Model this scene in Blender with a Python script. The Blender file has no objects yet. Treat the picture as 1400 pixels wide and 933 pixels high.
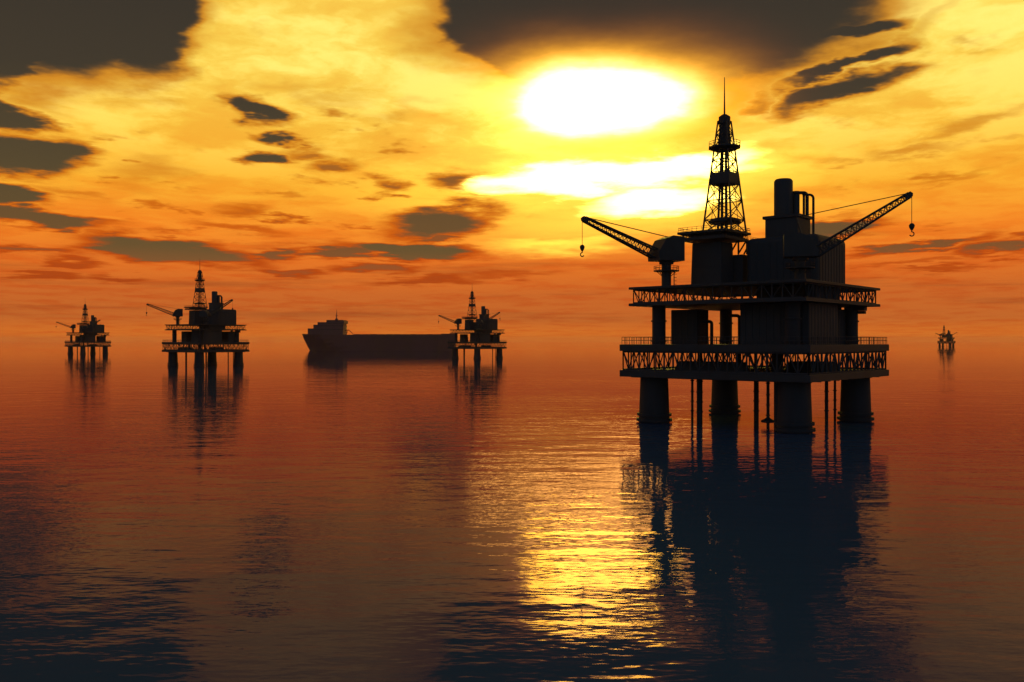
import bpy, bmesh, math, random
from mathutils import Vector, Matrix
random.seed(7)
R = math.radians
C = bpy.context.scene
col = C.collection

# ------------------------------------------------------------------ scale of the place
U = 0.6                       # metres per drawing unit
F = 1200.0                    # focal length in photo pixels (1400 wide)
CX, CY = 700.0, 466.5
EYE = 24.0                    # eye height above the water, drawing units
D0 = 262.0                    # distance of the nearest platform
X0 = (1033 - CX) / F * D0
ROT = R(3.4)

def pos(px, dep):             # photo column at a distance -> platform-local ground point
    wx = (px - CX) / F * dep - X0
    wy = dep - D0
    c, s = math.cos(-ROT), math.sin(-ROT)
    return (wx * c - wy * s, wx * s + wy * c)

def zl(py, dep):
    return EYE + (CY - py) * dep / F

# ------------------------------------------------------------------ materials
def steel(name, base, rust, amount=0.5, rough=0.6, scale=0.35):
    m = bpy.data.materials.new(name); m.use_nodes = True
    nt = m.node_tree; b = nt.nodes['Principled BSDF']
    tc = nt.nodes.new('ShaderNodeTexCoord')
    mp = nt.nodes.new('ShaderNodeMapping'); mp.inputs['Scale'].default_value = (1, 1, .25)
    n1 = nt.nodes.new('ShaderNodeTexNoise'); n1.inputs['Scale'].default_value = scale; n1.inputs['Detail'].default_value = 8
    n1.inputs['Roughness'].default_value = .65
    cr = nt.nodes.new('ShaderNodeValToRGB')
    cr.color_ramp.elements[0].position = .42; cr.color_ramp.elements[0].color = (*base, 1)
    cr.color_ramp.elements[1].position = .42 + amount * .6; cr.color_ramp.elements[1].color = (*rust, 1)
    nt.links.new(tc.outputs['Object'], mp.inputs['Vector']); nt.links.new(mp.outputs[0], n1.inputs['Vector'])
    nt.links.new(n1.outputs['Fac'], cr.inputs['Fac']); nt.links.new(cr.outputs[0], b.inputs['Base Color'])
    b.inputs['Roughness'].default_value = rough
    b.inputs['Specular IOR Level'].default_value = .2
    return m

M_HULL = steel('weathered_steel', (.05, .05, .06), (.05, .04, .04))
M_LEG = steel('leg_coating', (.045, .045, .055), (.04, .035, .04), .5, .7)
M_BLOCK = steel('module_cladding', (.055, .056, .065), (.05, .045, .048), .6, .65, .2)
M_CRANE = steel('crane_paint', (.05, .048, .055), (.045, .04, .04), .5, .55, .6)
M_CABLE = steel('wire_rope', (.05, .045, .045), (.05, .04, .035), .5, .6)
M_SHIPHULL = steel('ship_hull_paint', (.22, .08, .08), (.2, .075, .06), .5, .6, .03)
M_SHIPHOUSE = steel('ship_house_paint', (.22, .09, .09), (.2, .085, .075), .6, .6, .05)

# ------------------------------------------------------------------ mesh helpers
PAX = Vector((1, 1, 0)).normalized()
QAX = Vector((-1, 1, 0)).normalized()

class MB:
    def __init__(self): self.bm = bmesh.new()
    def prism(self, pts, z0, z1, pts2=None):
        pts2 = pts2 or pts
        a = [self.bm.verts.new((p[0], p[1], z0)) for p in pts]
        b = [self.bm.verts.new((p[0], p[1], z1)) for p in pts2]
        n = len(pts); fs = []
        for i in range(n):
            fs.append(self.bm.faces.new((a[i], a[(i + 1) % n], b[(i + 1) % n], b[i])))
        fs.append(self.bm.faces.new(list(reversed(a)))); fs.append(self.bm.faces.new(b))
        return fs
    def box(self, cx, cy, z0, z1, lp, lq, bevel=0, tp=1, tq=1, segs=2):
        def ring(kp, kq):
            return [(Vector((cx, cy, 0)) + PAX * (sp * lp / 2 * kp) + QAX * (sq * lq / 2 * kq))[:2]
                    for sp, sq in ((-1, -1), (1, -1), (1, 1), (-1, 1))]
        fs = self.prism(ring(1, 1), z0, z1, ring(tp, tq))
        if bevel:
            es = set(e for f in fs for e in f.edges if not all(abs(v.co.z - z0) < 1e-4 for v in e.verts))
            bmesh.ops.bevel(self.bm, geom=list(es), offset=bevel, segments=segs, affect='EDGES', profile=.5)
    def abox(self, x0, x1, y0, y1, z0, z1):
        self.prism([(x0, y0), (x1, y0), (x1, y1), (x0, y1)], z0, z1)
    def lathe(self, cx, cy, prof, n=28):
        rings = []
        for r, z in prof:
            rings.append([self.bm.verts.new((cx + r * math.cos(2 * math.pi * i / n), cy + r * math.sin(2 * math.pi * i / n), z)) for i in range(n)])
        for a, b in zip(rings, rings[1:]):
            for i in range(n):
                self.bm.faces.new((a[i], a[(i + 1) % n], b[(i + 1) % n], b[i]))
        self.bm.faces.new(list(reversed(rings[0]))); self.bm.faces.new(rings[-1])
    def bar(self, a, b, r, n=5, r2=None):
        a, b = Vector(a), Vector(b); d = b - a
        if d.length < 1e-5: return
        r2 = r if r2 is None else r2
        z = d.normalized(); x = z.orthogonal().normalized(); y = z.cross(x)
        A = [self.bm.verts.new(a + (x * math.cos(t) + y * math.sin(t)) * r) for t in [2 * math.pi * i / n for i in range(n)]]
        B = [self.bm.verts.new(b + (x * math.cos(t) + y * math.sin(t)) * r2) for t in [2 * math.pi * i / n for i in range(n)]]
        for i in range(n): self.bm.faces.new((A[i], A[(i + 1) % n], B[(i + 1) % n], B[i]))
        self.bm.faces.new(list(reversed(A))); self.bm.faces.new(B)
    def tube(self, pts, r, n=10):
        pts = [Vector(p) for p in pts]; rings = []
        prev = None
        for i, p in enumerate(pts):
            t = (pts[min(i + 1, len(pts) - 1)] - pts[max(i - 1, 0)]).normalized()
            x = t.orthogonal().normalized() if prev is None else (prev - t * prev.dot(t)).normalized()
            prev = x; y = t.cross(x)
            rings.append([self.bm.verts.new(p + (x * math.cos(2 * math.pi * k / n) + y * math.sin(2 * math.pi * k / n)) * r) for k in range(n)])
        for a, b in zip(rings, rings[1:]):
            for k in range(n): self.bm.faces.new((a[k], a[(k + 1) % n], b[(k + 1) % n], b[k]))
        self.bm.faces.new(list(reversed(rings[0]))); self.bm.faces.new(rings[-1])
    def extrude_profile(self, poly, origin, ax, up, side, w):      # 2-D outline swept sideways, centred
        o = Vector(origin)
        A = [self.bm.verts.new(o + ax * u + up * v - side * w / 2) for u, v in poly]
        B = [self.bm.verts.new(o + ax * u + up * v + side * w / 2) for u, v in poly]
        n = len(poly)
        for i in range(n): self.bm.faces.new((A[i], A[(i + 1) % n], B[(i + 1) % n], B[i]))
        self.bm.faces.new(list(reversed(A))); self.bm.faces.new(B)
    def ball(self, c, r):
        bmesh.ops.create_icosphere(self.bm, subdivisions=2, radius=r, matrix=Matrix.Translation(Vector(c)))
    def build(self, name, mat, parent=None, smooth=False):
        bmesh.ops.recalc_face_normals(self.bm, faces=self.bm.faces)
        bmesh.ops.scale(self.bm, vec=(U, U, U), verts=self.bm.verts)
        me = bpy.data.meshes.new(name); self.bm.to_mesh(me); self.bm.free()
        me.materials.append(mat)
        if smooth:
            me.shade_smooth()
            me.set_sharp_from_angle(angle=R(35))
        o = bpy.data.objects.new(name, me); col.objects.link(o)
        o.parent = parent
        return o

def lat(pxl, pxr, dep, ratio):            # photo width at a distance -> deck-aligned side lengths
    w = (pxr - pxl) * dep / F * .965
    lq = w / (.90 + .434 * ratio)
    return lq * ratio, lq

def pbox(mb, pxl, pxr, dep, z0, z1, ratio=1, **k):
    x, y = pos((pxl + pxr) / 2, dep); lp, lq = lat(pxl, pxr, dep, ratio)
    mb.box(x, y, z0, z1, lp, lq, **k)
    return x, y, lp, lq

def corners(r): return [Vector((-r, 0, 0)), Vector((0, -r, 0)), Vector((r, 0, 0)), Vector((0, r, 0))]

def truss_side(a, b, z0, z1, n, r):
    mb = MB(); a, b = Vector(a), Vector(b)
    for i in range(n + 1):
        p = a.lerp(b, i / n)
        mb.bar((p.x, p.y, z0), (p.x, p.y, z1), r * 1.05, 4)
        if i < n:
            q = a.lerp(b, (i + 1) / n)
            if i % 2: p, q = q, p
            mb.bar((p.x, p.y, z1), (q.x, q.y, z0), r * .85, 4)
    for z in (z0 + r, z1 - r):
        mb.bar((a.x, a.y, z), (b.x, b.y, z), r * 1.2, 4)
    return mb

def rail_line(mb, pts, z, h, step=1.3, r=.085):
    for a, b in zip(pts, pts[1:]):
        a, b = Vector(a), Vector(b); n = max(1, round((b - a).length / step))
        for i in range(n + 1):
            p = a.lerp(b, i / n)
            mb.bar((p.x, p.y, z), (p.x, p.y, z + h), r, 4)
        for k in (1, .55):
            mb.bar((a.x, a.y, z + h * k), (b.x, b.y, z + h * k), r * 1.1, 4)

# ------------------------------------------------------------------ the oil platform
def make_platform():
    root = bpy.data.objects.new('oil_platform', None); col.objects.link(root)
    root.empty_display_size = 4
    RL, RU, RLEG = 41.0, 38.3, 30.6
    zA, zB, zC, zD = 13.5, 15.4, 21.05, 23.0          # lower deck: lower slab, truss, upper slab
    zE, zF, zG, zH = 34.3, 35.1, 39.2, 39.9           # upper deck
    # legs
    for c in corners(RLEG):
        mb = MB(); mb.lathe(c.x, c.y, [(4.55, -6), (4.5, .5), (4.05, zA - .01)], 32)
        leg = mb.build('leg', M_LEG, root, True)
        mb = MB()
        for z, r in ((.75, 5.25), (2.3, 5.05)):
            mb.lathe(c.x, c.y, [(4.3, z - .45), (r, z - .38), (r, z + .38), (4.3, z + .45)], 32)
        mb.build('leg_collar', M_LEG, leg, True)
    mb = MB(); x, y = pos(1067, 236); mb.lathe(x, y, [(1.7, -6), (1.7, zA - .01)], 20); mb.build('caisson', M_LEG, root, True)
    # risers
    for px, dep, r in ((946.5, 262, .36), (956.5, 258, .85), (1034, 262, .72), (1050, 246, .42), (1130, 262, .5), (1141.5, 266, .36)):
        x, y = pos(px, dep); mb = MB()
        prof = [(r, -6), (r, zA - .01)]
        mb.lathe(x, y, prof, 14)
        for z in (3.2, 6.1, 9.0, 12.2):
            mb.lathe(x, y, [(r + .02, z - .16), (r + .22, z - .14), (r + .22, z + .14), (r + .02, z + .16)], 14)
        if px == 1050:
            mb.lathe(x, y, [(r, 1.0), (1.9, 1.2), (1.9, 1.7), (.9, 2.2), (r, 2.6)], 16)
        mb.build('riser_pipe', M_LEG, root, True)
    x, y = pos(957, 264); mb = MB(); mb.lathe(x, y, [(.75, zB), (.75, zC)], 12); mb.build('riser_pipe', M_LEG, root, True)
    x, y = pos(1010, 270); mb = MB(); mb.lathe(x, y, [(.8, zB), (.8, zC)], 12); mb.build('riser_pipe', M_LEG, root, True)
    x, y = pos(1063, 240); mb = MB(); mb.lathe(x, y, [(1.55, zB), (1.55, zC)], 16); mb.build('riser_pipe', M_LEG, root, True)
    # decks
    def deck(name, r, z0, z1, parent=root):
        mb = MB(); mb.box(0, 0, z0, z1, r * math.sqrt(2), r * math.sqrt(2), bevel=.08, segs=1); return mb.build(name, M_HULL, parent)
    deck('cellar_deck', RL, zA, zB); deck('main_deck', RL, zC, zD)
    deck('mezzanine_deck', RU, zE, zF); deck('top_deck', RU, zG, zH)
    cl, cu = corners(RL - 1.1), corners(RU - 1.5)
    for i in range(4):
        truss_side(cl[i], cl[(i + 1) % 4], zB, zC, 20, .24).build('truss', M_HULL, root)
        truss_side(cu[i], cu[(i + 1) % 4], zF, zG, 18, .19).build('truss', M_HULL, root)
    # inner girders of the lower deck bay, fewer members
    truss_side((-20, -20.0, 0), (20, 20.0, 0), zB, zC, 14, .2).build('truss', M_HULL, root)
    cr = corners(RL - .75)
    for i in range(4):
        mb = MB(); rail_line(mb, [cr[i], cr[(i + 1) % 4]], zD, 2.15); mb.build('handrail', M_HULL, root)
    # deck beams under the lower deck
    mb = MB()
    for k in range(-4, 5):
        c = PAX * (k * 6.2)
        mb.bar(c - QAX * 27.5 + Vector((0, 0, zA - .12)), c + QAX * 27.5 + Vector((0, 0, zA - .12)), .3, 4)
    mb.build('deck_beams', M_HULL, root)
    # tanks lying in the lower deck bay
    for pxl, pxr, dep, ratio in ((918, 1027, 250, .16), (1072, 1150, 250, .9)):
        mb = MB(); pbox(mb, pxl, pxr, dep, zB, zl(495, dep - 4), ratio, tp=.7, tq=.9, bevel=.3, segs=1)
        mb.build('storage_tank', M_BLOCK, root)
    # columns between the decks
    for c in corners(29.2):
        mb = MB(); mb.lathe(c.x, c.y, [(1.98, zD), (1.98, zE - .01)], 24)
        for z in (29.9, 24.0): mb.lathe(c.x, c.y, [(1.9, z - .25), (2.3, z - .2), (2.3, z + .2), (1.9, z + .25)], 24)
        mb.build('column', M_LEG, root, True)
    # modules between the decks
    def module(pxl, pxr, dep, z0, z1, ratio, bevel=.25, name='equipment_module', ribs=True, **k):
        mb = MB(); x, y, lp, lq = pbox(mb, pxl, pxr, dep, z0, z1, ratio, bevel=bevel, **k)
        m = mb.build(name, M_BLOCK, root)
        if ribs:
            rb = MB(); o = Vector((x, y, 0)); n = max(3, int(lq / 2.2))
            for i in range(n):
                t = (i + .5) / n - .5
                a = o + QAX * (lq * t * .94) - PAX * (lp / 2)
                rb.bar((a.x, a.y, z0 + .4), (a.x, a.y, z1 - max(.5, bevel * 1.3)), .14, 4)
            n = max(3, int(lp / 2.2))
            for i in range(n):
                t = (i + .5) / n - .5
                a = o + PAX * (lp * t * .94) - QAX * (lq / 2)
                rb.bar((a.x, a.y, z0 + .4), (a.x, a.y, z1 - max(.5, bevel * 1.3)), .14, 4)
            rb.build('wall_rib', M_BLOCK, m)
        return m
    module(917, 969, 266, zD, zl(424, 266), .75)
    module(1012, 1146, 246, zD, zE - .02, 1.0)
    module(1090, 1164, 266, zD, zl(424, 266), 1.0)
    module(1140, 1151, 262, zD, zE - .02, 1.0, ribs=False)
    module(1034, 1149, 250, zF, zG - .02, 1.0, ribs=False)
    mb = MB(); pbox(mb, 1160, 1185, 262, zE - 1.3, zE - .02, .5)
    pbox(mb, 1172, 1184, 262, zE - 2.2, zE - 1.35, .6); mb.build('pipe_support', M_HULL, root)
    # bent vent pipe beside the small module, further pipe beside the front module
    for px, dep, top in ((973, 262, 438), (1011, 262, 430)):
        x, y = pos(px, dep); zt = zl(top, dep); mb = MB()
        pts = [(x, y, zD)] + [(x, y, zt - 1.2)] + [(x - .8 * (1 - math.cos(t)), y, zt - 1.2 + .8 * math.sin(t)) for t in [k * math.pi / 12 for k in range(1, 7)]] + [(x - 3, y, zt - .4)]
        mb.tube(pts, .5); mb.build('vent_pipe', M_LEG, root, True)
    # derrick sub-base and drill floor
    dd = 268
    dx, dy = pos(990.5, 269)
    mb = MB(); hx, hy, hp, hq = pbox(mb, 944, 1004, dd, zH, zl(333, dd), .8, tp=.93, tq=.93, bevel=.2, segs=1)
    house = mb.build('derrick_house', M_BLOCK, root)
    mb = MB()
    for k in range(6):
        z = zH + 1.2 + k * 2.5; s = 1 - .1 * (z - zH) / (zl(333, dd) - zH)
        a = Vector((hx, hy, z)) - PAX * (hp / 2 * s + .02); mb.bar(a - QAX * hq * .45, a + QAX * hq * .45, .13, 4)
    mb.build('wall_rib', M_BLOCK, house)
    mb = MB(); ux, uy, up_, uq = pbox(mb, 998, 1026, dd + 2, zH, zl(348.5, dd), 1.2, bevel=.15, segs=1); mb.build('equipment_module', M_BLOCK, root)
    mb = MB()
    for a, b in ((998, 1008), (1009, 1020), (1017, 1026)):
        xa, ya = pos(a, dd); xb, yb = pos(b, dd); mb.bar((xa, ya, zl(348, dd)), (xb, yb, zl(330, dd)), .26, 5)
    for a in (1009.5, 1021):
        xa, ya = pos(a, dd); mb.bar((xa, ya, zl(348, dd)), (xa, ya, zl(330, dd)), .3, 5)
    mb.build('brace', M_HULL, root)
    lp, lq = lat(926, 1027, 266, 1.0); fx, fy = pos(976.5, 268)
    z0, z1 = zl(329.5, 268), zl(318.5, 268)
    mb = MB(); mb.box(fx, fy, z1 - .7, z1, lp, lq); mb.box(fx, fy, z0 - .2, z0 + .5, lp * .94, lq * .94)
    fl = mb.build('drill_floor', M_HULL, root)
    def sq(cx, cy, lp, lq, z=0):
        return [Vector((cx, cy, z)) + PAX * (a * lp / 2) + QAX * (b * lq / 2) for a, b in ((-1, -1), (1, -1), (1, 1), (-1, 1))]
    s = sq(fx, fy, lp * .9, lq * .9)
    for i in range(4):
        truss_side(s[i], s[(i + 1) % 4], z0 + .5, z1 - .7, 9, .11).build('floor_truss', M_HULL, fl)
    mb = MB(); mb.box(fx + 1.4, fy + 1.4, z0 + .5, z1 - .7, lp * .72, lq * .72); mb.build('floor_housing', M_BLOCK, fl)
    mb = MB(); s = sq(fx, fy, lp * .97, lq * .97); rail_line(mb, s + [s[0]], z1, 1.3, 1.6, .06); mb.build('floor_handrail', M_HULL, fl)
    # derrick tower
    zb, zt = z1, zl(166, 269); L0, L1 = 9.6, 2.9
    lv = [zb] + [zl(p, 269) for p in (301, 275, 251, 236, 219, 201, 184)] + [zt]
    def dl(z): return L0 + (L1 - L0) * (z - zb) / (zt - zb)
    mb = MB()
    base, top = sq(dx, dy, L0, L0, zb), sq(dx, dy, L1, L1, zt)
    for a, b in zip(base, top): mb.bar(a, b, .3, 6, .24)
    for za, zc in zip(lv, lv[1:]):
        A, B = sq(dx, dy, dl(za), dl(za), za), sq(dx, dy, dl(zc), dl(zc), zc)
        for i in range(4):
            j = (i + 1) % 4
            mb.bar(B[i], B[j], .15, 4)
            mb.bar(A[i], B[j], .145, 4); mb.bar(A[j], B[i], .145, 4)
            m0, m1 = (A[i] + A[j]) / 2, (B[i] + B[j]) / 2
            mb.bar(m0, m1, .1, 4)
    tower = mb.build('derrick', M_HULL, root)
    mb = MB()
    for a, r in (((.9, .5), .28), ((-.9, .3), .28), ((.1, -.8), .22), ((-.3, .9), .22)):
        mb.bar((dx + a[0], dy + a[1], zb), (dx + a[0] * .7, dy + a[1] * .7, zt), r, 8)
    for k in range(34):
        z = zb + (zt - zb) * k / 34
        mb.bar((dx + .9, dy + .5, z), (dx - .9, dy + .3, z + .5), .07, 4)
    mb.build('guide_rail', M_HULL, tower)
    mb = MB(); mb.box(dx, dy, zl(253, 269), zl(237, 269), 6.6, 6.6, bevel=.4, segs=2); mb.build('wind_wall', M_BLOCK, tower)
    mb = MB(); mb.lathe(dx, dy, [(4.4, zl(306, 269)), (4.9, zl(304.5, 269)), (4.9, zl(302, 269)), (3.4, zl(299, 269))], 16); mb.build('service_ring', M_HULL, tower)
    zp = zl(204.5, 269)
    mb = MB(); mb.lathe(dx, dy, [(3.4, zp - .3), (4.9, zp + .3), (4.9, zp + .7), (1.9, zp + 1.4)], 12)
    mb.build('monkey_board', M_HULL, tower)
    mb = MB(); ring = [(dx + 4.75 * math.cos(t), dy + 4.75 * math.sin(t), 0) for t in [k * math.pi / 6 for k in range(13)]]
    rail_line(mb, ring, zp + .7, 1.5, 2.5, .075); mb.build('monkey_board_rail', M_HULL, tower)
    mb = MB(); mb.box(dx, dy, zl(200, 269), zt, 2.9, 2.9, tp=.7, tq=.7); mb.build('racking_board', M_BLOCK, tower)
    mb = MB(); mb.lathe(dx, dy, [(1.75, zt - .8), (1.8, zl(160.5, 269)), (1.4, zl(159, 269)), (.75, zl(157, 269))], 14); mb.build('crown_block', M_HULL, tower)
    mb = MB(); mb.bar((dx, dy, zl(158, 269)), (dx, dy, zl(106, 269)), .3, 8, .1); mb.build('antenna', M_HULL, tower)
    # process block
    bd = 265
    blk = module(1019, 1158, bd, zH, zl(318.5, 249.5), 1.0, bevel=1.6, name='process_block', segs=4)
    bz = zl(318.5, 249.5)
    mb = MB(); bx, by, _, _ = pbox(mb, 1046, 1108, 262, bz - .3, zl(300.5, 262), .9, bevel=.15, segs=1)
    rh = mb.build('roof_house', M_BLOCK, root)
    mb = MB(); pbox(mb, 1042.5, 1111, 262, zl(300.5, 262) + .01, zl(296.5, 262), .9); mb.build('roof_slab', M_HULL, rh)
    rz = zl(296.5, 262)
    sx, sy = pos(1071, 262); mb = MB()
    mb.lathe(sx, sy, [(2.72, rz), (2.72, zl(248.5, 262)), (2.35, zl(246, 262)), (2.2, zl(245.5, 262))], 28); mb.build('exhaust_stack', M_BLOCK, root, True)
    mb = MB(); ex, ey = pos(1088, 262); mb.lathe(ex, ey, [(1.1, rz), (1.1, zl(262, 262))], 16)
    ex2, ey2 = pos(1083, 264); mb.lathe(ex2, ey2, [(1.3, rz), (1.3, zl(262.5, 262))], 16); mb.build('exhaust_stack', M_BLOCK, root, True)
    def bent(pxa, pxb, topy, zbot, r, dep=262):
        ax, ay = pos(pxa, dep); bx_, by_ = pos(pxb, dep); zt_ = zl(topy, dep); k = 1.1
        d = Vector((bx_ - ax, by_ - ay, 0)).normalized(); p = [(ax, ay, zt_)]
        for t in range(0, 7):
            a = t * math.pi / 12
            q = Vector((bx_, by_, zt_ - k)) - d * k + d * k * math.sin(a) + Vector((0, 0, k * math.cos(a))); p.append(tuple(q))
        p.append((bx_, by_, zbot))
        mb = MB(); mb.tube(p, r); mb.build('exhaust_pipe', M_LEG, root, True)
    bent(1086, 1099, 263.2, rz, .36); bent(1086, 1103.5, 263.8, rz, .5, 261); bent(1103, 1112, 266.5, zH, .36, 259)
    mb = MB(); rp = sq(*pos(1088, bd), 20.5, 20.5); rail_line(mb, rp[2:] , bz - .2, .9, 1.5, .05); mb.build('roof_rail', M_HULL, root)
    # cranes
    def crane(base, zt_cab, zb_cab, tip, foot_z, aframe, cab_w, hookdrop, pr):
        b = Vector((*base, 0)); t = Vector(tip); h = Vector((t.x - b.x, t.y - b.y, 0)); ax = h.normalized(); side = ax.cross(Vector((0, 0, 1))); up = Vector((0, 0, 1))
        mb = MB(); mb.lathe(b.x, b.y, [(pr, zH), (pr, zb_cab), ], 20); mb.lathe(b.x, b.y, [(pr * 1.5, zb_cab - .9), (pr * 1.5, zb_cab - .02)], 20)
        ped = mb.build('crane', M_CRANE, root, True)
        hh = zt_cab - zb_cab
        poly = [(-4.3, 0), (4.3, 0), (4.5, hh * .3), (2.0, hh * .86), (-.5, hh), (-4.3, hh * .97)]
        mb = MB(); mb.extrude_profile(poly, (b.x, b.y, zb_cab), ax, up, side, cab_w); mb.build('crane_cab', M_CRANE, ped)
        # lattice boom
        f = b + ax * 3.9 + up * foot_z; d = (t - f); Lb = d.length; dn = d.normalized(); nup = side.cross(dn).normalized()
        if nup.z < 0: nup = -nup
        mb = MB(); n = 17
        def sec(i):
            s = i / n; w = 1.35 * (1 - s) + .62 * s; p = f + d * s
            return [p + nup * w * a + side * w * .8 * c for a, c in ((1, 1), (1, -1), (-1, -1), (-1, 1))]
        for i in range(n):
            A, B = sec(i), sec(i + 1)
            for k in range(4):
                mb.bar(A[k], B[k], .3, 5)
                mb.bar(A[k], B[(k + 1) % 4], .12, 4)
                mb.bar(A[k], A[(k + 1) % 4], .11, 4)
        mb.extrude_profile([(-1.2, -.85), (.5, -.75), (.95, -.1), (.6, .7), (-1.2, .8)], t, dn, nup, side, 1.2)
        mb.build('boom', M_CRANE, ped)
        mast = b + up * aframe - ax * 1.0
        if aframe > zt_cab:
            mb = MB()
            for s in (-1, 1): mb.bar(b + side * s * 1.2 + up * (zt_cab - .6) + ax * .4, mast + side * .3 * s, .2, 6)
            mb.build('crane_mast', M_CRANE, ped)
        mb = MB()
        for s in (-1, 1): mb.bar(mast + side * .35 * s, t + nup * .8 + side * .35 * s - dn * .6, .075, 5)
        mb.build('boom_cable', M_CABLE, ped)
        e = t + dn * .75 - up * .1
        zh = e.z - hookdrop
        mb = MB(); mb.bar(e, (e.x, e.y, zh), .085, 5); mb.build('hoist_cable', M_CABLE, ped)
        mb = MB(); mb.lathe(e.x, e.y, [(.25, zh - 1.35), (.62, zh - .7), (.75, zh - .1), (.5, zh + .35), (.15, zh + .5)], 12); hk = mb
        pts = [(e.x, e.y, zh - 1.3), (e.x, e.y, zh - 1.8)] + [tuple(Vector((e.x, e.y, zh - 2.35)) + ax * .55 * math.sin(a) + up * .55 * math.cos(a)) for a in [k * math.pi / 8 for k in range(1, 12)]]
        hk.tube(pts, .16, 6); hk.build('hook', M_CRANE, ped)
        # catwalk around the pedestal, with ladder
        zc = zb_cab - 2.9
        mb = MB(); mb.lathe(b.x, b.y, [(3.2, zc - .25), (3.8, zc - .15), (3.8, zc + .12), (3.2, zc + .15)], 16)
        for k in range(6):
            a = k * math.pi / 3; mb.bar((b.x + pr * math.cos(a), b.y + pr * math.sin(a), zc - 1.5), (b.x + 2.9 * math.cos(a), b.y + 2.9 * math.sin(a), zc - .2), .13, 4)
        ring = [(b.x + 3.7 * math.cos(q), b.y + 3.7 * math.sin(q), 0) for q in [k * math.pi / 8 for k in range(17)]]
        rail_line(mb, ring, zc + .1, 1.25, 1.5, .06); mb.build('catwalk', M_CRANE, ped)
        mb = MB(); l0 = b + Vector((pr + .7, -.9, 0))
        for s in (-.35, .35): mb.bar(l0 + Vector((0, s, zH)), l0 + Vector((0, s, zc)), .08, 4)
        z = zH + .3
        while z < zc: mb.bar(l0 + Vector((0, -.35, z)), l0 + Vector((0, .35, z)), .06, 4); z += .55
        for q in range(4):
            zz = zH + 1 + q * 1.0
            mb.tube([tuple(l0 + Vector((.8 * math.sin(w), .6 * math.cos(w), zz))) for w in [k * math.pi / 6 for k in range(7)]], .05, 4)
        mb.build('ladder', M_CRANE, ped)
    px_, py_ = pos(911, 262)
    tx, ty = pos(799, 252)
    crane((px_, py_), zl(323, 261), zl(357, 261), (tx, ty, zl(300, 252)), zl(347, 260), zl(324, 261), 6.6, 8.0, 1.42)
    px_, py_ = pos(1094, 238)
    tx, ty = pos(1243, 231)
    crane((px_, py_), zl(320, 238), zl(352, 238), (tx, ty, zl(267, 231)), zl(346, 238), zl(297, 238), 6.2, 8.2, 1.42)
    return root

def tree(o):
    out = [o]
    for c in o.children: out += tree(c)
    return out

def copy_tree(o, parent=None):
    c = o.copy(); col.objects.link(c)
    if parent is not None: c.parent = parent
    for ch in list(o.children): copy_tree(ch, c)
    return c

p1 = make_platform()
p1.location = (X0 * U, D0 * U, 0); p1.rotation_euler = (0, 0, ROT)

def tag(o, label, cat, group=None):
    o['label'] = label; o['category'] = cat
    if group: o['group'] = group
GRP = 'offshore oil platforms standing in the sea'
tag(p1, 'large near oil platform with two crane booms raised against the glow, right of centre', 'oil platform', GRP)
spots = [  # photo column of the middle, apparent deck width, apparent turn
    (281.5, 120, -11, 'oil platform between the leftmost platform and the ship, second largest in view'),
    (120.3, 64, -16, 'small oil platform standing farthest to the left, slightly hazy'),
    (652.5, 81, 0, 'oil platform standing in front of the stern of the long ship'),
    (1294, 25, 28, 'tiny faint oil platform on the horizon to the right of the big platform'),
]
for px, w, a, lab in spots:
    dep = 2 * 41 * math.cos(R(a)) * F / w
    o = copy_tree(p1)
    dep /= math.cos(math.atan2(px - CX, F))
    o.location = ((px - CX) / F * dep * U, dep * U, 0)
    o.rotation_euler = (0, 0, R(a) - math.atan2(px - CX, F))
    tag(o, lab, 'oil platform', GRP)

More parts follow.
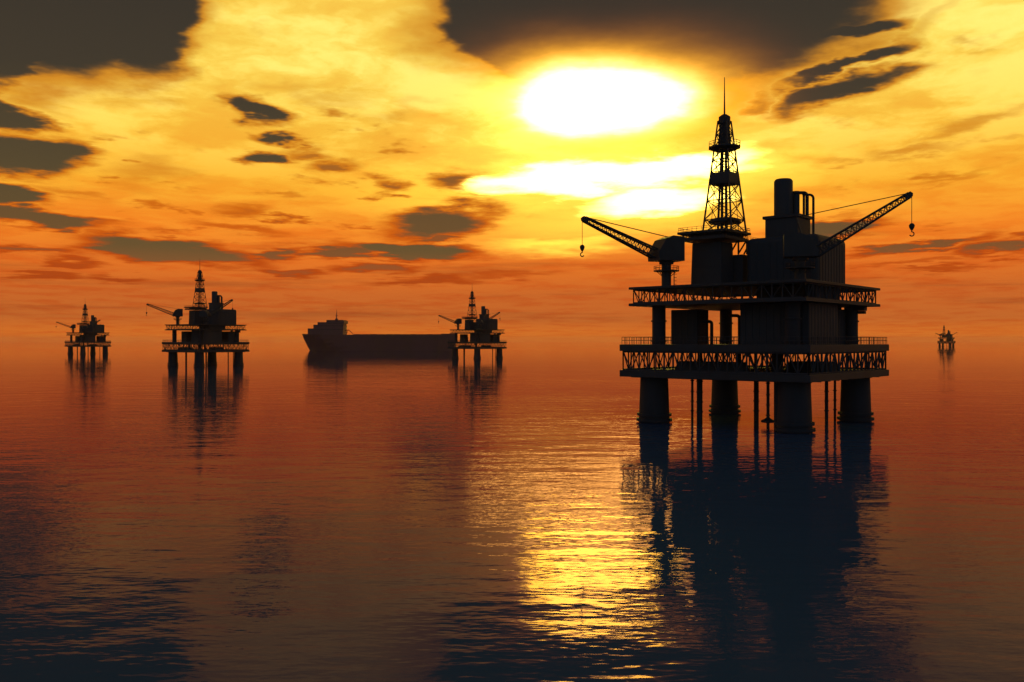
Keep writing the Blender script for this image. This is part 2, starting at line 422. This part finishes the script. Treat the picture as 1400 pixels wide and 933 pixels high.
# ------------------------------------------------------------------ the ship
def make_ship():
    root = bpy.data.objects.new('cargo_ship', None); col.objects.link(root)
    DS = 2215.0; k = DS / F
    xm = 519.0                                   # middle column of the hull
    X = lambda px: (px - xm) * k
    Z = lambda py: EYE + (CY - py) * k
    zd = Z(458.0)
    half = 30.0
    mb = MB(); bm = mb.bm
    st = [0, .012, .03, .055, .09, .14, .2, .3, .45, .6, .75, .88, .95, 1]
    lv = [-4, 0, .25 * zd, .5 * zd, .75 * zd, zd]
    L = 212 * k
    grid = []
    for s in st:
        rowv = []
        for z in lv:
            h = max(0, z) / zd
            rake = 10.5 * k * (1 - h) ** 1.1
            x0 = X(413) + rake
            x = x0 + (X(625) - x0) * s
            if s > .93: x = min(x, X(625) - (1 - h) * 4 * k * (s - .93) / .07)
            g = min(1, s / (.1 + .12 * (1 - h)))
            b = half * (g ** (.55 + .35 * (1 - h)))
            if s > .88: b *= 1 - .25 * (s - .88) / .12
            zz = z
            if z == zd and s < .09: zz = z + 1.2 * k * (1 - s / .09)
            if z == zd and s > .86: zz = z + .9 * k * min(1, (s - .86) / .04)
            rowv.append((bm.verts.new((x, -b, zz)), bm.verts.new((x, b, zz)) if b > 1e-6 else None))
        grid.append(rowv)
    for i in range(len(st) - 1):
        for j in range(len(lv) - 1):
            for sd in (0, 1):
                q = [grid[i][j][sd] or grid[i][j][0], grid[i + 1][j][sd] or grid[i + 1][j][0], grid[i + 1][j + 1][sd] or grid[i + 1][j + 1][0], grid[i][j + 1][sd] or grid[i][j + 1][0]]
                bm.faces.new(q)
        a, b = grid[i][-1], grid[i + 1][-1]
        q = [a[0], b[0], b[1]] + ([a[1]] if a[1] else [])
        bm.faces.new(q)
    e = grid[-1]
    for j in range(len(lv) - 1): bm.faces.new((e[j][0], e[j][1], e[j + 1][1], e[j + 1][0]))
    hull = mb.build('hull', M_SHIPHULL, root)
    # raised bulwark strip and hatch coamings
    mb = MB(); xa = X(486)
    while xa < X(600):
        mb.abox(xa, xa + 17, -22, 22, zd, zd + 1.3 + .5 * random.random()); xa += 20
    mb.build('hatch_cover', M_SHIPHULL, root)
    tiers = [(424, 471.5, 449.5, 26), (431.5, 471.8, 444.5, 25), (437, 471.2, 441, 24), (449, 471.5, 438, 24)]
    zb = zd; parts = []
    for a, b, t, w in tiers:
        mb = MB(); mb.abox(X(a), X(b), -w, w, zb - (.0 if parts else 0), Z(t)); parts.append(mb.build('deckhouse', M_SHIPHOUSE, root)); zb = Z(t) + .01
    for o, (a, b, t, w) in zip(parts, tiers):
        mb = MB(); n = int((b - a) / 1.6); zt = Z(t)
        for i in range(n):
            x = X(a) + 2 + i * 1.6 * k
            mb.abox(x, x + 1.6, -w - .12, -w - .01, zt - 3.4, zt - 1.9)
        mb.build('window_row', M_CABLE, o)
    mb = MB(); mb.abox(X(470), X(473), -28, 28, Z(443), Z(438.8)); mb.build('bridge_wing', M_SHIPHOUSE, root)
    mb = MB(); mb.bar((X(460), 0, Z(438)), (X(460.5), 0, Z(423.5)), 1.5, 8, .35)
    mb.bar((X(458.2), 0, Z(432)), (X(462.3), 0, Z(432)), .5, 5); mb.bar((X(460), -5, Z(429.5)), (X(460), 5, Z(429.5)), .4, 5)
    mb.abox(X(458.4), X(462), -3, 3, Z(438), Z(436)); mb.build('mast', M_SHIPHOUSE, root)
    mb = MB(); mb.bar((X(472), -12, Z(452.5)), (X(478), -12, Z(451.5)), .8, 6); mb.bar((X(478), -12, Z(451.5)), (X(485), -12, Z(458)), .8, 6)
    mb.bar((X(474.5), -12, Z(458)), (X(477), -12, Z(452)), .6, 6); mb.build('davit', M_SHIPHOUSE, root)
    mb = MB(); mb.abox(X(604), X(622), -20, 20, zd + .01, Z(456.6)); mb.build('stern_house', M_SHIPHOUSE, root)
    mb = MB(); pts = [Vector((X(414.6), -1.0, zd + 2)), Vector((X(418), -14, zd + 1)), Vector((X(424), -24, zd))]
    rail_line(mb, pts, zd, 2.4, 3, .2); mb.build('bow_rail', M_SHIPHULL, root)
    root.location = ((xm - CX) / F * DS * U, DS * U, 0)
    return root
ship = make_ship()
tag(ship, 'long dark cargo ship low in the water haze, bridge near its bow', 'ship')

# ------------------------------------------------------------------ the sea
def make_sea():
    bm = bmesh.new()
    s = 14000.0
    xs = [-s, -3000, -400, 0, 400, 3000, s]; ys = [-3000, -200, 0, 200, 1000, 4000, s]
    g = [[bm.verts.new((x, y, 0)) for x in xs] for y in ys]
    for j in range(len(ys) - 1):
        for i in range(len(xs) - 1): bm.faces.new((g[j][i], g[j][i + 1], g[j + 1][i + 1], g[j + 1][i]))
    me = bpy.data.meshes.new('sea'); bm.to_mesh(me); bm.free()
    o = bpy.data.objects.new('sea', me); col.objects.link(o); o['kind'] = 'structure'
    m = bpy.data.materials.new('sea_water'); m.use_nodes = True; nt = m.node_tree; N = nt.nodes; Lk = nt.links
    N.remove(N['Principled BSDF']); out = N['Material Output']
    tc = N.new('ShaderNodeTexCoord')
    def noise(scale, sx, sy, rot, detail, rough=.5):
        mp = N.new('ShaderNodeMapping'); mp.inputs['Scale'].default_value = (sx, sy, 1); mp.inputs['Rotation'].default_value = (0, 0, R(rot))
        Lk.new(tc.outputs['Object'], mp.inputs['Vector'])
        n = N.new('ShaderNodeTexNoise'); n.inputs['Scale'].default_value = scale; n.inputs['Detail'].default_value = detail; n.inputs['Roughness'].default_value = rough
        Lk.new(mp.outputs[0], n.inputs['Vector']); return n.outputs['Fac']
    def math_(op, a, b):
        n = N.new('ShaderNodeMath'); n.operation = op
        for i, v in enumerate((a, b)):
            if isinstance(v, (int, float)): n.inputs[i].default_value = v
            else: Lk.new(v, n.inputs[i])
        return n.outputs[0]
    rip = noise(.85, .42, 1, 5, 2, .45)
    fine = noise(2.3, .45, 1, -3, 1.5, .5)
    med = noise(.17, .5, 1, -7, 2, .5)
    swl = noise(.035, .5, 1, 10, 1, .5)
    patch = noise(.018, .5, 1, 15, 3, .6)
    mr = N.new('ShaderNodeMapRange'); mr.inputs['From Min'].default_value = .35; mr.inputs['From Max'].default_value = .65
    mr.inputs['To Min'].default_value = WAVE[3]; mr.inputs['To Max'].default_value = 1.25; Lk.new(patch, mr.inputs['Value'])
    h = math_('MULTIPLY', math_('ADD', math_('MULTIPLY', rip, WAVE[0]), math_('MULTIPLY', fine, WAVE[4])), mr.outputs[0])
    h = math_('ADD', h, math_('MULTIPLY', med, WAVE[1]))
    h = math_('ADD', h, math_('MULTIPLY', swl, WAVE[2]))
    sx = N.new('ShaderNodeSeparateXYZ'); Lk.new(tc.outputs['Object'], sx.inputs[0])
    calm = N.new('ShaderNodeMapRange'); calm.interpolation_type = 'SMOOTHSTEP'
    for k, v in (('From Min', 110), ('From Max', 550), ('To Min', 1), ('To Max', .3)): calm.inputs[k].default_value = v
    Lk.new(sx.outputs['Y'], calm.inputs['Value']); h = math_('MULTIPLY', h, calm.outputs[0])
    bp = N.new('ShaderNodeBump'); bp.inputs['Strength'].default_value = 1; bp.inputs['Distance'].default_value = 1
    Lk.new(h, bp.inputs['Height'])
    df = N.new('ShaderNodeBsdfDiffuse'); df.inputs['Color'].default_value = (*SEA_DIFF, 1)
    gl = N.new('ShaderNodeBsdfGlossy'); gl.inputs['Roughness'].default_value = .006; gl.inputs['Color'].default_value = (*SEA_GLOSS, 1)
    fr = N.new('ShaderNodeFresnel'); fr.inputs['IOR'].default_value = SEA_IOR
    for n in (gl, fr): Lk.new(bp.outputs[0], n.inputs['Normal'])
    gm = N.new('ShaderNodeMapRange'); gm.inputs['From Min'].default_value = .3; gm.inputs['From Max'].default_value = .85; Lk.new(fr.outputs[0], gm.inputs['Value'])
    gc = N.new('ShaderNodeMix'); gc.data_type = 'RGBA'; gc.inputs[6].default_value = (*SEA_GLOSS, 1); gc.inputs[7].default_value = (*SEA_GRAZE, 1)
    Lk.new(gm.outputs[0], gc.inputs[0]); Lk.new(gc.outputs[2], gl.inputs['Color'])
    mx = N.new('ShaderNodeMixShader'); Lk.new(fr.outputs[0], mx.inputs[0]); Lk.new(df.outputs[0], mx.inputs[1]); Lk.new(gl.outputs[0], mx.inputs[2])
    Lk.new(mx.outputs[0], out.inputs['Surface'])
    me.materials.append(m)
WAVE = (.042, .12, .085, .45, .015)
SEA_DIFF = (.036, .088, .17); SEA_GLOSS = (.8, .44, .45); SEA_GRAZE = (1, .9, .9); SEA_IOR = 1.098
make_sea()

# ------------------------------------------------------------------ the air
HAZE = 2.7e-5
bm = bmesh.new(); bmesh.ops.create_cube(bm, size=1)
for v in bm.verts: v.co = Vector((v.co.x * 29000, 5500 + v.co.y * 18000, 36 + v.co.z * 74))
me = bpy.data.meshes.new('haze'); bm.to_mesh(me); bm.free()
hz = bpy.data.objects.new('haze', me); col.objects.link(hz); hz['kind'] = 'stuff'
m = bpy.data.materials.new('haze_air'); m.use_nodes = True
m.node_tree.nodes.remove(m.node_tree.nodes['Principled BSDF'])
pv = m.node_tree.nodes.new('ShaderNodeVolumePrincipled'); pv.inputs['Color'].default_value = (1, .76, .72, 1); pv.inputs['Density'].default_value = HAZE; pv.inputs['Anisotropy'].default_value = .4
m.node_tree.links.new(pv.outputs[0], m.node_tree.nodes['Material Output'].inputs['Volume']); me.materials.append(m)

# ------------------------------------------------------------------ sky
SUN_PX = (819, 137)
def azel(px, py):
    a = math.atan2(px - CX, F); e = math.atan2((CY - py), math.hypot(px - CX, F))
    return math.degrees(a), math.degrees(e)

def lin(r, g, b):
    f = lambda c: (c / 255 / 12.92) if c / 255 <= .04045 else ((c / 255 + .055) / 1.055) ** 2.4
    return (f(r), f(g), f(b), 1)

def make_world():
    w = bpy.data.worlds.new('World'); C.world = w; w.use_nodes = True
    nt = w.node_tree; N = nt.nodes; Lk = nt.links
    for n in list(N): N.remove(n)
    out = N.new('ShaderNodeOutputWorld'); bg = N.new('ShaderNodeBackground'); Lk.new(bg.outputs[0], out.inputs['Surface'])
    def put(sock, v):
        if isinstance(v, (int, float)): sock.default_value = v
        elif isinstance(v, (tuple, list)): sock.default_value = v
        else: Lk.new(v, sock)
    def M(op, a, b=0.0, c=None, clamp=False):
        n = N.new('ShaderNodeMath'); n.operation = op; n.use_clamp = clamp; put(n.inputs[0], a); put(n.inputs[1], b)
        if c is not None: put(n.inputs[2], c)
        return n.outputs[0]
    def V(op, a, b=None, c=None):
        n = N.new('ShaderNodeVectorMath'); n.operation = op; put(n.inputs[0], a)
        if b is not None: put(n.inputs['Scale'] if op == 'SCALE' else n.inputs[1], b)
        if c is not None: put(n.inputs[2], c)
        return n.outputs['Value'] if op in ('LENGTH', 'DOT_PRODUCT') else n.outputs['Vector']
    def MRg(v, a, b, c=0.0, d=1.0, t='SMOOTHSTEP'):
        n = N.new('ShaderNodeMapRange'); n.interpolation_type = t; put(n.inputs['Value'], v)
        for k, x in zip(('From Min', 'From Max', 'To Min', 'To Max'), (a, b, c, d)): put(n.inputs[k], x)
        return n.outputs['Result']
    def XYZ(x, y, z):
        n = N.new('ShaderNodeCombineXYZ'); put(n.inputs[0], x); put(n.inputs[1], y); put(n.inputs[2], z); return n.outputs[0]
    def MIX(f, a, b, mode='MIX'):
        n = N.new('ShaderNodeMix'); n.data_type = 'RGBA'; n.blend_type = mode; n.clamp_factor = True
        put(n.inputs[0], f); put(n.inputs[6], a); put(n.inputs[7], b); return n.outputs[2]
    def RAMP(v, stops):
        n = N.new('ShaderNodeValToRGB'); e = n.color_ramp.elements
        while len(e) < len(stops): e.new(.5)
        for i, (p, c_) in enumerate(sorted(stops)): e[i].position = p; e[i].color = c_
        put(n.inputs[0], v); return n.outputs[0]
    def NOISE(vec, scale, detail=4, rough=.55, color=False):
        n = N.new('ShaderNodeTexNoise'); n.inputs['Scale'].default_value = scale; n.inputs['Detail'].default_value = detail; n.inputs['Roughness'].default_value = rough
        Lk.new(vec, n.inputs['Vector']); return n.outputs['Color' if color else 'Fac']
    tc = N.new('ShaderNodeTexCoord'); d = tc.outputs['Generated']
    sp = N.new('ShaderNodeSeparateXYZ'); Lk.new(V('NORMALIZE', d), sp.inputs[0])
    dx, dy, dz = sp.outputs
    az = M('MULTIPLY', M('ARCTAN2', dx, dy), 57.29578)
    el = M('MULTIPLY', M('ARCSINE', dz), 57.29578)
    elp = M('MAXIMUM', el, 0.0)
    # cloud layer seen as a plane overhead: stretches towards the horizon
    inv = M('DIVIDE', 1.0, M('ADD', M('MAXIMUM', dz, 0.0), .05))
    plane = XYZ(M('MULTIPLY', dx, inv), M('MULTIPLY', dy, inv), 3.7)
    wn = NOISE(plane, 1.9, 5, .58, True)
    amp = MRg(elp, 1.0, 15.0, .5, 3.2, 'LINEAR')
    off = V('MULTIPLY', V('SUBTRACT', wn, (.5, .5, .5)), XYZ(M('MULTIPLY', amp, 3.2), M('MULTIPLY', amp, 1.5), 0.0))
    q = V('ADD', XYZ(az, elp, 0.0), off)
    def blob(px, py, hx, hy, rot, lo, hi, s):
        a, e = azel(px, py); ca = math.cos(R(a))
        kx = 57.29578 / F * ca * ca; ky = 57.29578 / F * ca * math.cos(R(e)) ** 2
        mp = N.new('ShaderNodeMapping'); mp.vector_type = 'TEXTURE'
        mp.inputs['Location'].default_value = (a, e, 0); mp.inputs['Rotation'].default_value = (0, 0, R(rot)); mp.inputs['Scale'].default_value = (hx * kx, hy * ky, 1)
        Lk.new(q, mp.inputs['Vector'])
        return MRg(V('LENGTH', mp.outputs[0]), hi + .62, lo, 0.0, s)
    def blobs(lst):
        acc = None
        for b in lst:
            v = blob(*b); acc = v if acc is None else M('MAXIMUM', acc, v)
        return acc
    S, E = .86, 1.2           # crisp
    holes = blobs([
        (70, -15, 175, 110, 0, .9, 1.12, 1), (195, 20, 72, 84, 0, .88, 1.14, 1), (10, 60, 60, 46, 0, .85, 1.2, 1),
        (5, 147, 36, 20, -8, .7, 1.4, 1), (30, 212, 70, 23, -4, .8, 1.25, 1), (5, 266, 44, 11, -4, .7, 1.4, 1), (50, 296, 85, 9, -4, .7, 1.4, .95),
        (365, 160, 32, 14, -12, .6, 1.4, 1), (358, 217, 26, 10, -4, .6, 1.4, 1), (412, 210, 30, 8, 0, .3, 1.6, .75), (465, 229, 34, 8, 0, .3, 1.6, .8), (525, 251, 18, 8, 0, .2, 1.6, .8),
        (622, 247, 34, 13, 4, .4, 1.5, .85), (598, 303, 62, 17, 6, .75, 1.3, .95), (602, 326, 28, 5, 4, .6, 1.5, .85),
        (235, 342, 100, 14, -5, .75, 1.3, 1), (40, 341, 60, 6, 2, .5, 1.5, .85), (100, 358, 32, 4, -3, .5, 1.5, .7), (470, 345, 60, 5.5, 3, .6, 1.4, .9), (560, 343, 70, 8.5, -3, .7, 1.35, 1), (378, 348, 34, 5, 2, .5, 1.5, .9),
        (515, 367, 50, 5.5, 2, .6, 1.5, .85), (395, 371, 38, 4, -2, .5, 1.5, .8), (580, 384, 60, 5, 2, .5, 1.5, .7), (160, 381, 36, 4, 0, .5, 1.5, .7), (60, 379, 50, 4, 0, .5, 1.5, .7), (690, 378, 60, 4, 2, .4, 1.5, .5),
        (808, -10, 188, 112, 0, .9, 1.12, 1), (860, 60, 150, 100, 0, .8, 1.15, 1), (1010, -20, 180, 110, -2, .9, 1.15, 1), (690, 50, 95, 45, -22, .85, 1.2, 1),
        (1172, 43, 64, 11, 4, .6, 1.4, 1), (1158, 86, 70, 10, 17, .6, 1.4, 1), (1160, 122, 78, 17, 8, .7, 1.3, 1), (1035, 134, 34, 8, 8, .2, 1.7, .75),
        (1140, 311, 55, 11, 5, .7, 1.35, .95), (1245, 337, 75, 4.5, 5, .6, 1.5, .9), (1375, 335, 60, 7, 5, .5, 1.5, .9), (1285, 368, 40, 3, 2, .5, 1.6, .6), (1250, 358, 60, 3, 2, .4, 1.6, .5),
        (205, 237, 46, 15, 3, 0, 1.7, .5), (330, 287, 32, 8, 0, .2, 1.6, .7), (330, 313, 55, 5, -4, .3, 1.6, .65), (95, 265, 40, 6, -5, .2, 1.6, .5),
        (1320, 178, 55, 8, 9, .2, 1.7, .5), (1245, 213, 60, 6, 5, .2, 1.7, .5), (1290, 250, 50, 5, 9, .2, 1.7, .45), (440, 128, 60, 8, 0, 0, 1.7, .35), (540, 155, 40, 8, 6, 0, 1.7, .35), (620, 20, 50, 10, 10, 0, 1.7, .4), (1260, 40, 80, 10, 25, 0, 1.8, .4),
    ])
    # free broken cloud away from the sun, so the sky also holds up outside this view
    far = NOISE(plane, .55, 6, .6)
    outside = M('MAXIMUM', MRg(M('ABSOLUTE', az), 31.0, 40.0), MRg(elp, 24.0, 32.0))
    holes = M('MAXIMUM', holes, M('MULTIPLY', outside, MRg(far, .42, .6)))
    # small broken wisps in clusters
    zone = blobs([(430, 200, 190, 75, 0, .2, 1.0, 1), (120, 215, 160, 70, 0, .2, 1.0, .9), (560, 290, 130, 70, 0, .2, 1.0, .9), (1190, 90, 170, 70, 10, .2, 1.0, .9), (330, 300, 250, 40, 0, .2, 1.0, .8), (1230, 240, 200, 70, 5, .1, 1.0, .6), (330, 20, 60, 60, 0, .1, 1.0, .5), (600, 110, 120, 60, 10, .1, 1.0, .4), (1300, 340, 170, 40, 3, .2, 1.0, .8)])
    n4 = NOISE(V('MULTIPLY', plane, (1.0, .9, 1.0)), 3.3, 4, .55)
    holes = M('MAXIMUM', holes, M('MULTIPLY', MRg(n4, .53, .70), zone))
    # low thin bars near the horizon
    strat = NOISE(V('MULTIPLY', XYZ(az, elp, 5.0), (.055, .95, 1.0)), 1.0, 4, .6)
    bars = M('MULTIPLY', MRg(strat, .5, .72), M('MULTIPLY', MRg(elp, .6, 2.2), MRg(elp, 8.5, 5.0)))
    # cloud light
    def st(py): return max(0, azel(700, py)[1]) / 45
    cloud = RAMP(M('DIVIDE', elp, 45.0), [(0, lin(214, 110, 40)), (st(457), lin(218, 113, 36)), (st(438), lin(196, 103, 42)), (st(405), lin(202, 103, 41)), (st(360), lin(230, 118, 38)), (st(320), lin(250, 146, 42)), (st(265), lin(255, 183, 52)),
                    (st(190), lin(255, 206, 70)), (st(90), lin(255, 222, 88)), (st(0), lin(255, 218, 86)), (.62, lin(190, 130, 60)), (1, lin(90, 66, 46))])
    clear = RAMP(M('DIVIDE', elp, 45.0), [(0, lin(185, 96, 44)), (st(400), lin(160, 92, 48)), (st(345), lin(106, 82, 48)), (st(250), lin(86, 72, 48)), (st(130), lin(66, 58, 46)), (st(0), lin(58, 52, 44)), (1, lin(36, 36, 40))])
    edge = MIX(1.0, cloud, (.62, .34, .2, 1), 'MULTIPLY')
    # density inside the cloud
    n2 = NOISE(V('ADD', V('MULTIPLY', plane, (1.0, .85, 1.0)), V('SCALE', wn, .5)), 2.1, 6, .58)
    thick = MRg(n2, .33, .57, .0, 1.0)
    bright = MRg(n2, .42, .62)
    cl = MIX(M('MULTIPLY', M('SUBTRACT', 1.0, thick), .62), cloud, MIX(1.0, cloud, (.9, .58, .45, 1), 'MULTIPLY'))
    cl = MIX(M('MULTIPLY', bright, MRg(elp, 9.0, 14.0)), cl, MIX(1.0, cl, (1.15, 1.25, 2.0, 1), 'MULTIPLY'))
    cl = MIX(bars, cl, MIX(1.0, cl, (.72, .7, .85, 1), 'MULTIPLY'))
    # sun glow
    sa, se = azel(*SUN_PX); ca = math.cos(R(sa)); kx = 57.29578 / F * ca * ca; ky = 57.29578 / F * ca * math.cos(R(se)) ** 2
    q2 = V('ADD', XYZ(az, elp, 0.0), V('SCALE', off, .45))
    mp = N.new('ShaderNodeMapping'); mp.vector_type = 'TEXTURE'; mp.inputs['Location'].default_value = (sa, se, 0); mp.inputs['Scale'].default_value = (118 * kx, 50 * ky, 1); Lk.new(q2, mp.inputs['Vector'])
    r = V('LENGTH', mp.outputs[0]); r2 = M('MULTIPLY', r, r)
    def ex(k, a): return M('EXPONENT', M('MULTIPLY', M('SUBTRACT', r2, a), -k))
    core = MRg(r, 1.06, .7)
    halo = XYZ(ex(1.0, 2.0), ex(1.2, 1.3), M('MULTIPLY', ex(3.2, 1.02), .5))
    halo_c = V('MINIMUM', halo, (3.0, 2.0, .6))
    # sunlit yellow warming of the cloud near the sun
    mp3 = N.new('ShaderNodeMapping'); mp3.vector_type = 'TEXTURE'; a3, e3 = azel(830, 190); mp3.inputs['Location'].default_value = (a3, e3, 0); mp3.inputs['Scale'].default_value = (330 * kx, 150 * ky, 1); Lk.new(q2, mp3.inputs['Vector'])
    near = MRg(V('LENGTH', mp3.outputs[0]), 1.0, .25)
    cl = V('ADD', cl, V('SCALE', (.3, .16, .03), near))
    # breaks that let the sun through
    gaps = blobs([(815, 243, 140, 17, 4, .7, 1.0, 1), (895, 226, 95, 13, 9, .6, 1.1, 1), (898, 273, 76, 15, 4, .5, 1.1, 1)])
    soft = blobs([(765, 332, 80, 12, 2, .0, 1.4, 1.4), (860, 300, 170, 26, 2, .1, 1.5, .8), (800, 250, 200, 42, 3, .4, 1.3, .8)])
    cl = V('ADD', cl, V('ADD', V('SCALE', (6.5, 5.0, 1.05), gaps), V('SCALE', (.6, .5, .05), soft)))
    # hole -> edge -> cloud
    t = M('SUBTRACT', 1.0, holes)
    c1 = MIX(MRg(t, 0.0, .38), clear, edge)
    sky = MIX(MRg(t, .2, 1.0), c1, cl)
    # the glow dims behind thick cloud under the sun
    sky = V('ADD', sky, V('ADD', V('SCALE', halo_c, M('SUBTRACT', 1.0, M('MULTIPLY', t, .6))), V('SCALE', (22.0, 18.5, 1.15), core)))
    # away from the sunset the sky is dim
    front = MRg(M('ADD', dy, M('MULTIPLY', dx, .1)), -.25, .62)
    ns = N.new('ShaderNodeTexSky'); ns.sky_type = 'NISHITA'; ns.sun_disc = False
    ns.sun_elevation = R(se); ns.sun_rotation = R(sa); ns.dust_density = 3.0
    back = V('SCALE', ns.outputs[0], .05 * BACK)
    fin = V('ADD', V('SCALE', sky, front), V('SCALE', back, M('SUBTRACT', 1.0, front)))
    Lk.new(fin, bg.inputs['Color']); bg.inputs['Strength'].default_value = 1.0
    w.cycles.sampling_method = 'MANUAL'; w.cycles.sample_map_resolution = 1024
    return sa, se
BACK = 1.1
sa, se = make_world()

# ------------------------------------------------------------------ sun lamp
sl = bpy.data.lights.new('sun', 'SUN'); sl.energy = .05; sl.angle = R(6); sl.color = (1, .74, .16)
so = bpy.data.objects.new('sun', sl); col.objects.link(so)
dirv = Vector((math.sin(R(sa)) * math.cos(R(se)), math.cos(R(sa)) * math.cos(R(se)), math.sin(R(se))))
so.rotation_euler = dirv.to_track_quat('Z', 'Y').to_euler()

# ------------------------------------------------------------------ camera
cam = bpy.data.cameras.new('camera'); co = bpy.data.objects.new('camera', cam); col.objects.link(co)
cam.sensor_width = 36; cam.lens = F / 1400 * 36; cam.clip_end = 80000; cam.clip_start = .5
co.location = (0, 0, EYE * U); co.rotation_euler = (R(90), 0, 0)
C.camera = co

C.view_settings.view_transform = 'Standard'; C.view_settings.look = 'None'; C.view_settings.exposure = 0; C.view_settings.gamma = 1
C.cycles.use_denoising = True
C.cycles.max_bounces = 6; C.cycles.volume_bounces = 2
C.cycles.sample_clamp_indirect = 0
